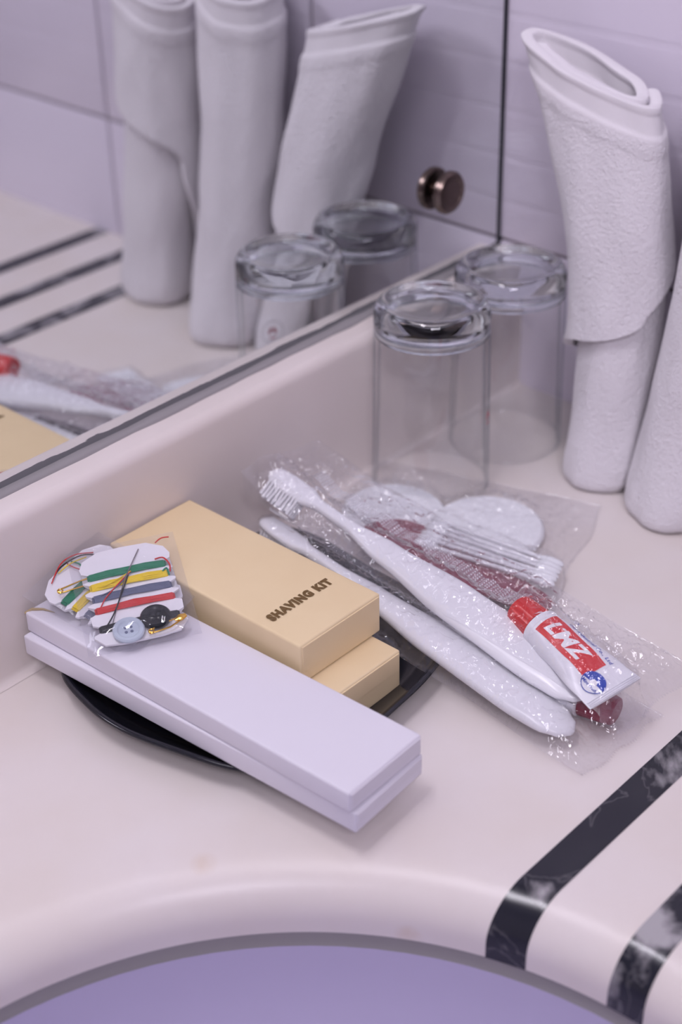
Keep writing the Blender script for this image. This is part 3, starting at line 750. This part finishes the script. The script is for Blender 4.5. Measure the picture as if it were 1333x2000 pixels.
# ------------------------------------------------------------------ toothpaste tubes
def paste_tube(label, cap_end, crimp, side, cap_mat, cap_name, printed=True):
    cap_end, crimp = Vector(cap_end), Vector(crimp)
    g = thing('toothpaste_tube', label, 'toothpaste', tuple((cap_end + crimp) / 2), 'small toothpaste tubes in clear bags')
    d = (crimp - cap_end); L = d.length; d.normalize(); s = Vector(side); s = (s - d * s.dot(d)).normalized(); u = s.cross(d)
    if u.z < 0: u = -u
    t0 = 0.29                                                # body starts here along the tube
    A = [(0.0, 0.0090), (0.25, 0.0104), (0.8, 0.0132), (1, 0.0138)]; B = [(0.0, 0.0078), (0.12, 0.0078), (0.5, 0.0060), (0.88, 0.0016), (0.93, 0.0008), (1, 0.0008)]
    o0 = cap_end + d * (L * t0); LB = L * (1 - t0); n = 40; k = 36
    vs = []; fs = []
    for i in range(k + 1):
        t = i / k; a, b = lerp_tab(A, t), lerp_tab(B, t); c = o0 + d * LB * t
        for j in range(n):
            q = 2 * PI * j / n; vs.append(c + s * a * math.cos(q) + u * b * math.sin(q))
    for i in range(k):
        for j in range(n):
            a = i * n + j; b = i * n + (j + 1) % n; fs.append((a, b, b + n, a + n))
    fs.append(tuple(range(n))); fs.append(tuple(range(k * n, (k + 1) * n)))
    body = obj('tube_body', vs, fs, m_tube, g, sharp=60)
    mt = Matrix((s, u, d)).transposed().to_4x4(); mt.translation = o0
    # white shoulder ring and ribbed cap
    v, f = lathe([(0, -0.0035), (0.0055, -0.0035), (0.0090, -0.0020), (0.0092, 0.0010), (0.0085, 0.0016), (0, 0.0016)], 32, mt @ Matrix.Diagonal((1, 0.86, 1, 1))); obj('shoulder', v, f, m_tube, g)
    cl = L * t0 - 0.0025; vs = []; fs = []; nn = 48; pr = [(0.2, -cl), (0.80, -cl), (0.92, -cl + 0.0006), (1.0, -cl + 0.004), (1.12, -0.0035), (1.12, -0.0028), (0.2, -0.0028)]
    for r, z in pr:
        for j in range(nn):
            q = 2 * PI * j / nn; rr = 0.0068 * r * (1 + (0.035 if j % 2 and 0.9 < r else 0)); vs.append(mt @ Vector((rr * math.cos(q), rr * math.sin(q) * 0.92, z)))
    for i in range(len(pr) - 1):
        for j in range(nn): a = i * nn + j; b = i * nn + (j + 1) % nn; fs.append((a, b, b + nn, a + nn))
    fs.append(tuple(range(nn))); fs.append(tuple(range((len(pr) - 1) * nn, len(pr) * nn)))
    obj(cap_name, vs, fs, cap_mat, g, sharp=30)
    # crimp ridges
    parts = [tube([o0 + d * (LB * (0.945 + 0.022 * q)) + s * x + u * 0.0009 for x in (-0.0132, 0, 0.0132)], 0.00022, 6) for q in range(3)]
    obj('crimp_ridge', *join(parts), m_tube, g)
    def surf(x, y, e):                                       # x along the body (m from its start), y across
        t = max(0, min(1, x / LB)); a, b = lerp_tab(A, t), lerp_tab(B, t); q = max(-0.98, min(0.98, y / a))
        return o0 + d * x + s * y + u * (b * math.sqrt(1 - q * q) + e)
    def patch(pts_fn, nu, nv, e):
        return grid(lambda i, j: surf(*pts_fn(i / (nu - 1), j / (nv - 1)), e), nu, nv)
    v, f = patch(lambda a, b: (0.0025 + 0.0315 * a, -0.0062 + 0.0118 * b), 24, 14, 0.00018); obj('red_label', v, f, m_red_ink, body)
    def put(body_txt, size, x0, y0, e, mm, nm, spacing=1.0, bold=0.0, shear=0.0, width=None):
        tv_, tf_ = text_mesh(body_txt, size, spacing, bold, shear, 'LEFT')
        bm = bmesh.new(); bv = [bm.verts.new(p) for p in tv_]
        for q in tf_:
            try: bm.faces.new([bv[i] for i in q])
            except ValueError: pass
        for _ in range(2):
            es = [e_ for e_ in bm.edges if e_.calc_length() > 0.0022]
            if es: bmesh.ops.subdivide_edges(bm, edges=es, cuts=1); bmesh.ops.triangulate(bm, faces=bm.faces)
        xs = [p.co.x for p in bm.verts]; ys = [p.co.y for p in bm.verts]; sc = width / (max(xs) - min(xs)) if width else 1
        mx = min(xs); my = (min(ys) + max(ys)) / 2
        vv = [surf(x0 + (p.co.x - mx) * sc, y0 + (p.co.y - my) * (1 if not width else 1), e) for p in bm.verts]
        bm.verts.index_update(); ff = [[p.index for p in q.verts] for q in bm.faces]; bm.free()
        obj(nm, vv, ff, mm, body, smooth=False)
    if printed:
        put('LMZ', 0.0098, 0.0050, -0.0003, 0.0003, m_white_ink, 'brand_lettering', 1.05, 0.00035, 0.25, 0.0235)
        put('ou) Industrial Co., Ltd', 0.0024, 0.0090, 0.0078, 0.0003, m_blue_ink, 'small_lettering', 1.1, 0.00003, 0.2, 0.0260)
    # round mint badge
    cx, cyy, R_ = 0.0378, -0.0046, 0.0053
    def disc(r0, r1, a0, a1, e, mm, nm):
        v, f = grid(lambda i, j: surf(cx + (r0 + (r1 - r0) * j / 4) * math.cos(a0 + (a1 - a0) * i / 30), cyy + (r0 + (r1 - r0) * j / 4) * math.sin(a0 + (a1 - a0) * i / 30), e), 31, 5)
        obj(nm, v, f, mm, body)
    disc(0.0, R_, 0, 2 * PI, 0.0003, m_white_ink, 'badge_ground')
    disc(R_ * 0.93, R_, 0, 2 * PI, 0.0004, m_blue_ink, 'badge_rim')
    disc(0.0004, R_ * 0.95, 0.05, PI + 0.25, 0.0004, m_blue_ink, 'badge_sky')
    if printed:
        disc(0.0, R_ * 0.30, 0, 2 * PI, 0.0005, m_white_ink, 'badge_cloud')
        put('Mint Fresh', 0.0022, cx - 0.0041, cyy - 0.0022, 0.0005, m_blue_ink, 'badge_lettering', 1.0, 0.00004, 0.0, 0.0082)
    return g
pt1 = paste_tube('small white toothpaste tube with red ribbed cap and red label in the upper clear bag', (0.4538, 0.3240, 0.0300), (0.4392, 0.2608, 0.0222), (0.96, 0.08, 0.16), m_red_cap, 'red_cap')
pt2 = paste_tube('small white toothpaste tube with maroon cap half hidden under the other tube', (0.4445, 0.2600, 0.0085), (0.4360, 0.3300, 0.0100), (-0.96, 0.1, 0.05), m_maroon, 'maroon_cap', False)

# ------------------------------------------------------------------ vanity kit contents
def disc_pad(label, x, y, z, r, tilt):
    g = thing('cotton_pad', label, 'cotton pad', (x, y, z), 'cotton pads in the clear bag')
    mt = Matrix.Translation((x, y, z)) @ Matrix.Rotation(tilt[0], 4, 'X') @ Matrix.Rotation(tilt[1], 4, 'Y')
    pr = [(0, 0), (r * 0.95, 0), (r, 0.0014), (r, 0.0028), (r * 0.95, 0.0042)]
    v, f = lathe(pr, 56, mt); v2, f2 = grid(lambda i, j: mt @ Vector((r * 0.95 * j / 14 * math.cos(2 * PI * i / 56), r * 0.95 * j / 14 * math.sin(2 * PI * i / 56), 0.0042 + 0.0006 * math.cos(PI / 2 * j / 14) + (0.0004 * abs(math.sin(j * 1.3) * math.cos(i * 3 * 2 * PI / 56)) if 0 < j < 14 else 0))), 56, 15, True)
    obj('pad_face', v2, f2, m_cotton, g, sharp=60); obj('pad_edge', v, f, m_cotton, g, sharp=60)
    return g
pad1 = disc_pad('round white cotton pad in the clear bag nearest the towel', 0.5262, 0.3945, 0.0018, 0.0285, (0.02, -0.03))
pad2 = disc_pad('round white cotton pad in the clear bag nearest the backsplash behind the upper toothbrush', 0.5040, 0.4370, 0.0030, 0.0270, (0.06, -0.02))
swabs = []
ax = Vector((-0.14, 0.99, 0)).normalized(); sd = Vector((ax.y, -ax.x, 0))
for k in range(6):
    c = Vector((0.5165, 0.3415, 0.0098)) - sd * (0.0031 * (5 - k)) - Vector((0, 0.0008 * (5 - k), 0)) + Vector((0, 0, 0.0005 * (k % 2)))
    a_ = ax + sd * 0.03 * (k - 2.5) * 0.5
    s_ = thing('cotton_swab', ['white cotton swab at the toothbrush end of the row of six', 'second white cotton swab from the toothbrush in the row of six', 'third white cotton swab from the toothbrush in the row of six', 'fourth white cotton swab from the toothbrush in the row of six', 'fifth white cotton swab from the toothbrush in the row of six', 'white cotton swab at the towel end of the row of six'][k], 'cotton swab', tuple(c), 'cotton swabs in the clear bag')
    v, f = tube([c + a_ * q for q in (0.004, 0.035, 0.071)], 0.0011, 8); obj('stick', v, f, m_white_pl, s_)
    for q0, q1 in ((0.0, 0.013), (0.062, 0.075)):
        v, f = tube([c + a_ * (q0 + (q1 - q0) * t) for t in (0, 0.08, 0.25, 0.5, 0.75, 0.95, 1)], [0.0004, 0.0014, 0.0020, 0.0022, 0.0019, 0.0012, 0.0005], 10); obj('cotton_tip', v, f, m_cotton, s_)
    swabs.append(s_)
def board():
    g = thing('nail_file', 'maroon flat board lying under the cotton swabs in the clear bag', 'nail file', (0.487, 0.38, 0.002))
    pts = [(0.4830, 0.3300), (0.4960, 0.3340), (0.4990, 0.3600), (0.5015, 0.4000), (0.5015, 0.4160), (0.4965, 0.4290), (0.4840, 0.4360), (0.4720, 0.4330), (0.4690, 0.4230), (0.4740, 0.3900), (0.4790, 0.3500)]
    rg = catmull([(x, y, 0) for x, y in pts], 5); m_ = len(rg)
    zf = lambda p: 0.0062 + max(0, (p.y - 0.34)) * 0.045
    vs = [Vector((p.x, p.y, zf(p))) for p in rg] + [Vector((p.x, p.y, zf(p) - 0.0014)) for p in rg]
    fs = [tuple(range(m_)), tuple(range(2 * m_ - 1, m_ - 1, -1))] + [(i, (i + 1) % m_, m_ + (i + 1) % m_, m_ + i) for i in range(m_)]
    obj('board', vs, fs, m_maroon, g, smooth=False)
    return g
nf = board()

# ------------------------------------------------------------------ clear bags draped over their contents
def bag(label, c0, c1, hw, contents, gap, zfloor0, zfloor1, seed, amp=0.0016, NU=150, NV=54, serr=(0, 1), fin=False, extra=()):
    """film bag along c0->c1 (plan), half width hw; its top sheet is draped over the contents and its rim is sealed flat"""
    bpy.context.view_layer.update()
    V = []; F = []
    for r in contents:
        for ch in [q for q in bpy.data.objects if q.parent is r or (q.parent and q.parent.parent is r)]:
            o = len(V); off = Vector(r['_loc'])
            V += [v_.co + off for v_ in ch.data.vertices]; F += [tuple(i + o for i in p.vertices) for p in ch.data.polygons]
    bvh = BVHTree.FromPolygons(V, F)
    c0, c1 = Vector((*c0, 0)), Vector((*c1, 0)); d = (c1 - c0); L = d.length; d.normalize(); s = Vector((d.y, -d.x, 0))
    g = thing('clear_bag', label, 'plastic bag', tuple((c0 + c1) / 2 + Vector((0, 0, min(zfloor0, zfloor1)))), 'crinkled clear bags')
    xy = {}
    top = [[0] * NV for _ in range(NU)]; bot = [[0] * NV for _ in range(NU)]; lo = [[0] * NV for _ in range(NU)]
    for i in range(NU):
        t = i / (NU - 1); zf = zfloor0 + (zfloor1 - zfloor0) * t
        for j in range(NV):
            w_ = j / (NV - 1) * 2 - 1
            h_ = hw * (1 + 0.05 * noise.noise((t * 5, seed, 0 if w_ > 0 else 3)))
            p = c0 + d * (L * t + 0.006 * noise.noise((w_ * 1.5, seed + t * 2, 1)) * (1 if i in (0, NU - 1) else 1)) + s * (h_ * w_)
            if i == 0 or i == NU - 1: p += d * (0.0009 if j % 2 else -0.0009) * (1 if (i == 0 and serr[0]) or (i > 0 and serr[1]) else 0)
            xy[i, j] = p
            hit = bvh.ray_cast(Vector((p.x, p.y, 0.3)), Vector((0, 0, -1)))
            hz = hit[0].z + gap if hit[0] is not None else zf
            lo[i][j] = max(zf, hz); top[i][j] = lo[i][j]
            hit = bvh.ray_cast(Vector((p.x, p.y, -0.1)), Vector((0, 0, 1)))
            bot[i][j] = zf if hit[0] is None else max(0.0006, min(hit[0].z - gap, zf + 0.004))
    for it in range(60):
        nt = [r[:] for r in top]; nb = [r[:] for r in bot]
        for i in range(NU):
            for j in range(NV):
                if i in (0, NU - 1) or j in (0, NV - 1): continue
                a = (top[i - 1][j] + top[i + 1][j] + top[i][j - 1] + top[i][j + 1]) / 4
                nt[i][j] = max(lo[i][j], a)
                b = (bot[i - 1][j] + bot[i + 1][j] + bot[i][j - 1] + bot[i][j + 1]) / 4
                nb[i][j] = min(bot[i][j], b) if it < 30 else bot[i][j]
        top, bot = nt, nb
    def crinkle(p, t, w_):
        q = Vector((p.x * 55 + seed, p.y * 40, seed))
        a = noise.noise(q); r1 = (1 - abs(a)) ** 3
        q2 = Vector((p.x * 140 + p.y * 90, p.y * 110 - p.x * 60, seed + 4)); b = (1 - abs(noise.noise(q2))) ** 4
        q3 = Vector((p.x * 25 - p.y * 210, p.x * 230 + p.y * 20, seed + 9)); c = (1 - abs(noise.noise(q3))) ** 5
        q4 = Vector((p.x * 300 + p.y * 60, p.y * 90 + seed, seed)); dd = max(0.0, noise.noise(Vector((p.x * 38, p.y * 38, seed + 2)))) * (1 - abs(noise.noise(q4))) ** 7
        return amp * (0.8 * r1 + 0.6 * b + 0.7 * c + 1.6 * dd)
    def T(i, j):
        p = xy[i, j]; t = i / (NU - 1); w_ = j / (NV - 1) * 2 - 1
        e = min(1, (1 - abs(w_)) * 5) * min(1, min(t, 1 - t) * 14)
        e = max(0.15, e); z = top[i][j] + crinkle(p, t, w_) * e
        for ex in extra: z += ex(p, t, w_)
        return Vector((p.x, p.y, z))
    def Bt(i, j):
        p = xy[i, j]; rim = i in (0, NU - 1) or j in (0, NV - 1)
        if rim: return T(i, j) - Vector((0, 0, 0.00005))
        return Vector((p.x, p.y, min(bot[i][j], top[i][j] - 0.0004)))
    v1, f1 = grid(T, NU, NV); v2, f2 = grid(Bt, NU, NV)
    obj('film', *join([(v1, f1), (v2, f2)]), m_film, g, sharp=180)
    if fin:
        j0 = int(NV * fin[0]); i0, i1 = int(NU * fin[1]), int(NU * fin[2]); ny = 7; k = 4
        def fs(i, j):
            ii = (i0 * k + i); a, fr = divmod(ii, k); fr /= k
            p = T(a, j0).lerp(T(min(a + 1, NU - 1), j0), fr) if a < NU - 1 else T(a, j0)
            q = p + s * ((j / (ny - 1) - 0.5) * 0.0075)
            q.z += 0.0012 + 0.00040 * math.sin(ii * 1.35) * (0.6 + 0.4 * math.sin(j * 2.2)) + 0.0006 * math.sin(ii * 0.08) * (j / ny)
            return q
        v, f = grid(fs, (i1 - i0) * k, ny); obj('fin_seal', v, f, m_seal, g, sharp=25)
    return g
def corner_up(p, t, w_):                                     # back end of the upper bag stands up against the backsplash
    return 0.012 * max(0, 1 - t / 0.16) ** 1.5 * max(0, 0.6 + 0.4 * w_)
bag('crinkled clear bag holding cotton pads, swabs and a maroon board beside the tumblers', (0.5010, 0.4700), (0.5400, 0.3480), 0.0480, [pad1, pad2, nf] + swabs, 0.0010, 0.0022, 0.0016, 3.3, 0.0024, 190, 130)
bag('crinkled clear bag underneath with a toothbrush and tube, reaching over the tray rim', (0.4390, 0.4640), (0.4350, 0.2520), 0.0270, [tb2, pt2], 0.0009, 0.0240, 0.0022, 8.1, 0.0022, 230, 70)
bag('crinkled clear bag on top with a toothbrush and red-capped tube, embossed seam along it', (0.4600, 0.4720), (0.4600, 0.2520), 0.0290, [tb1, pt1], 0.0012, 0.0400, 0.0095, 5.7, 0.0030, 240, 76, fin=(0.47, 0.10, 0.68), extra=(corner_up,))

# tidy helper properties
for o in bpy.data.objects:
    if '_loc' in o: del o['_loc']
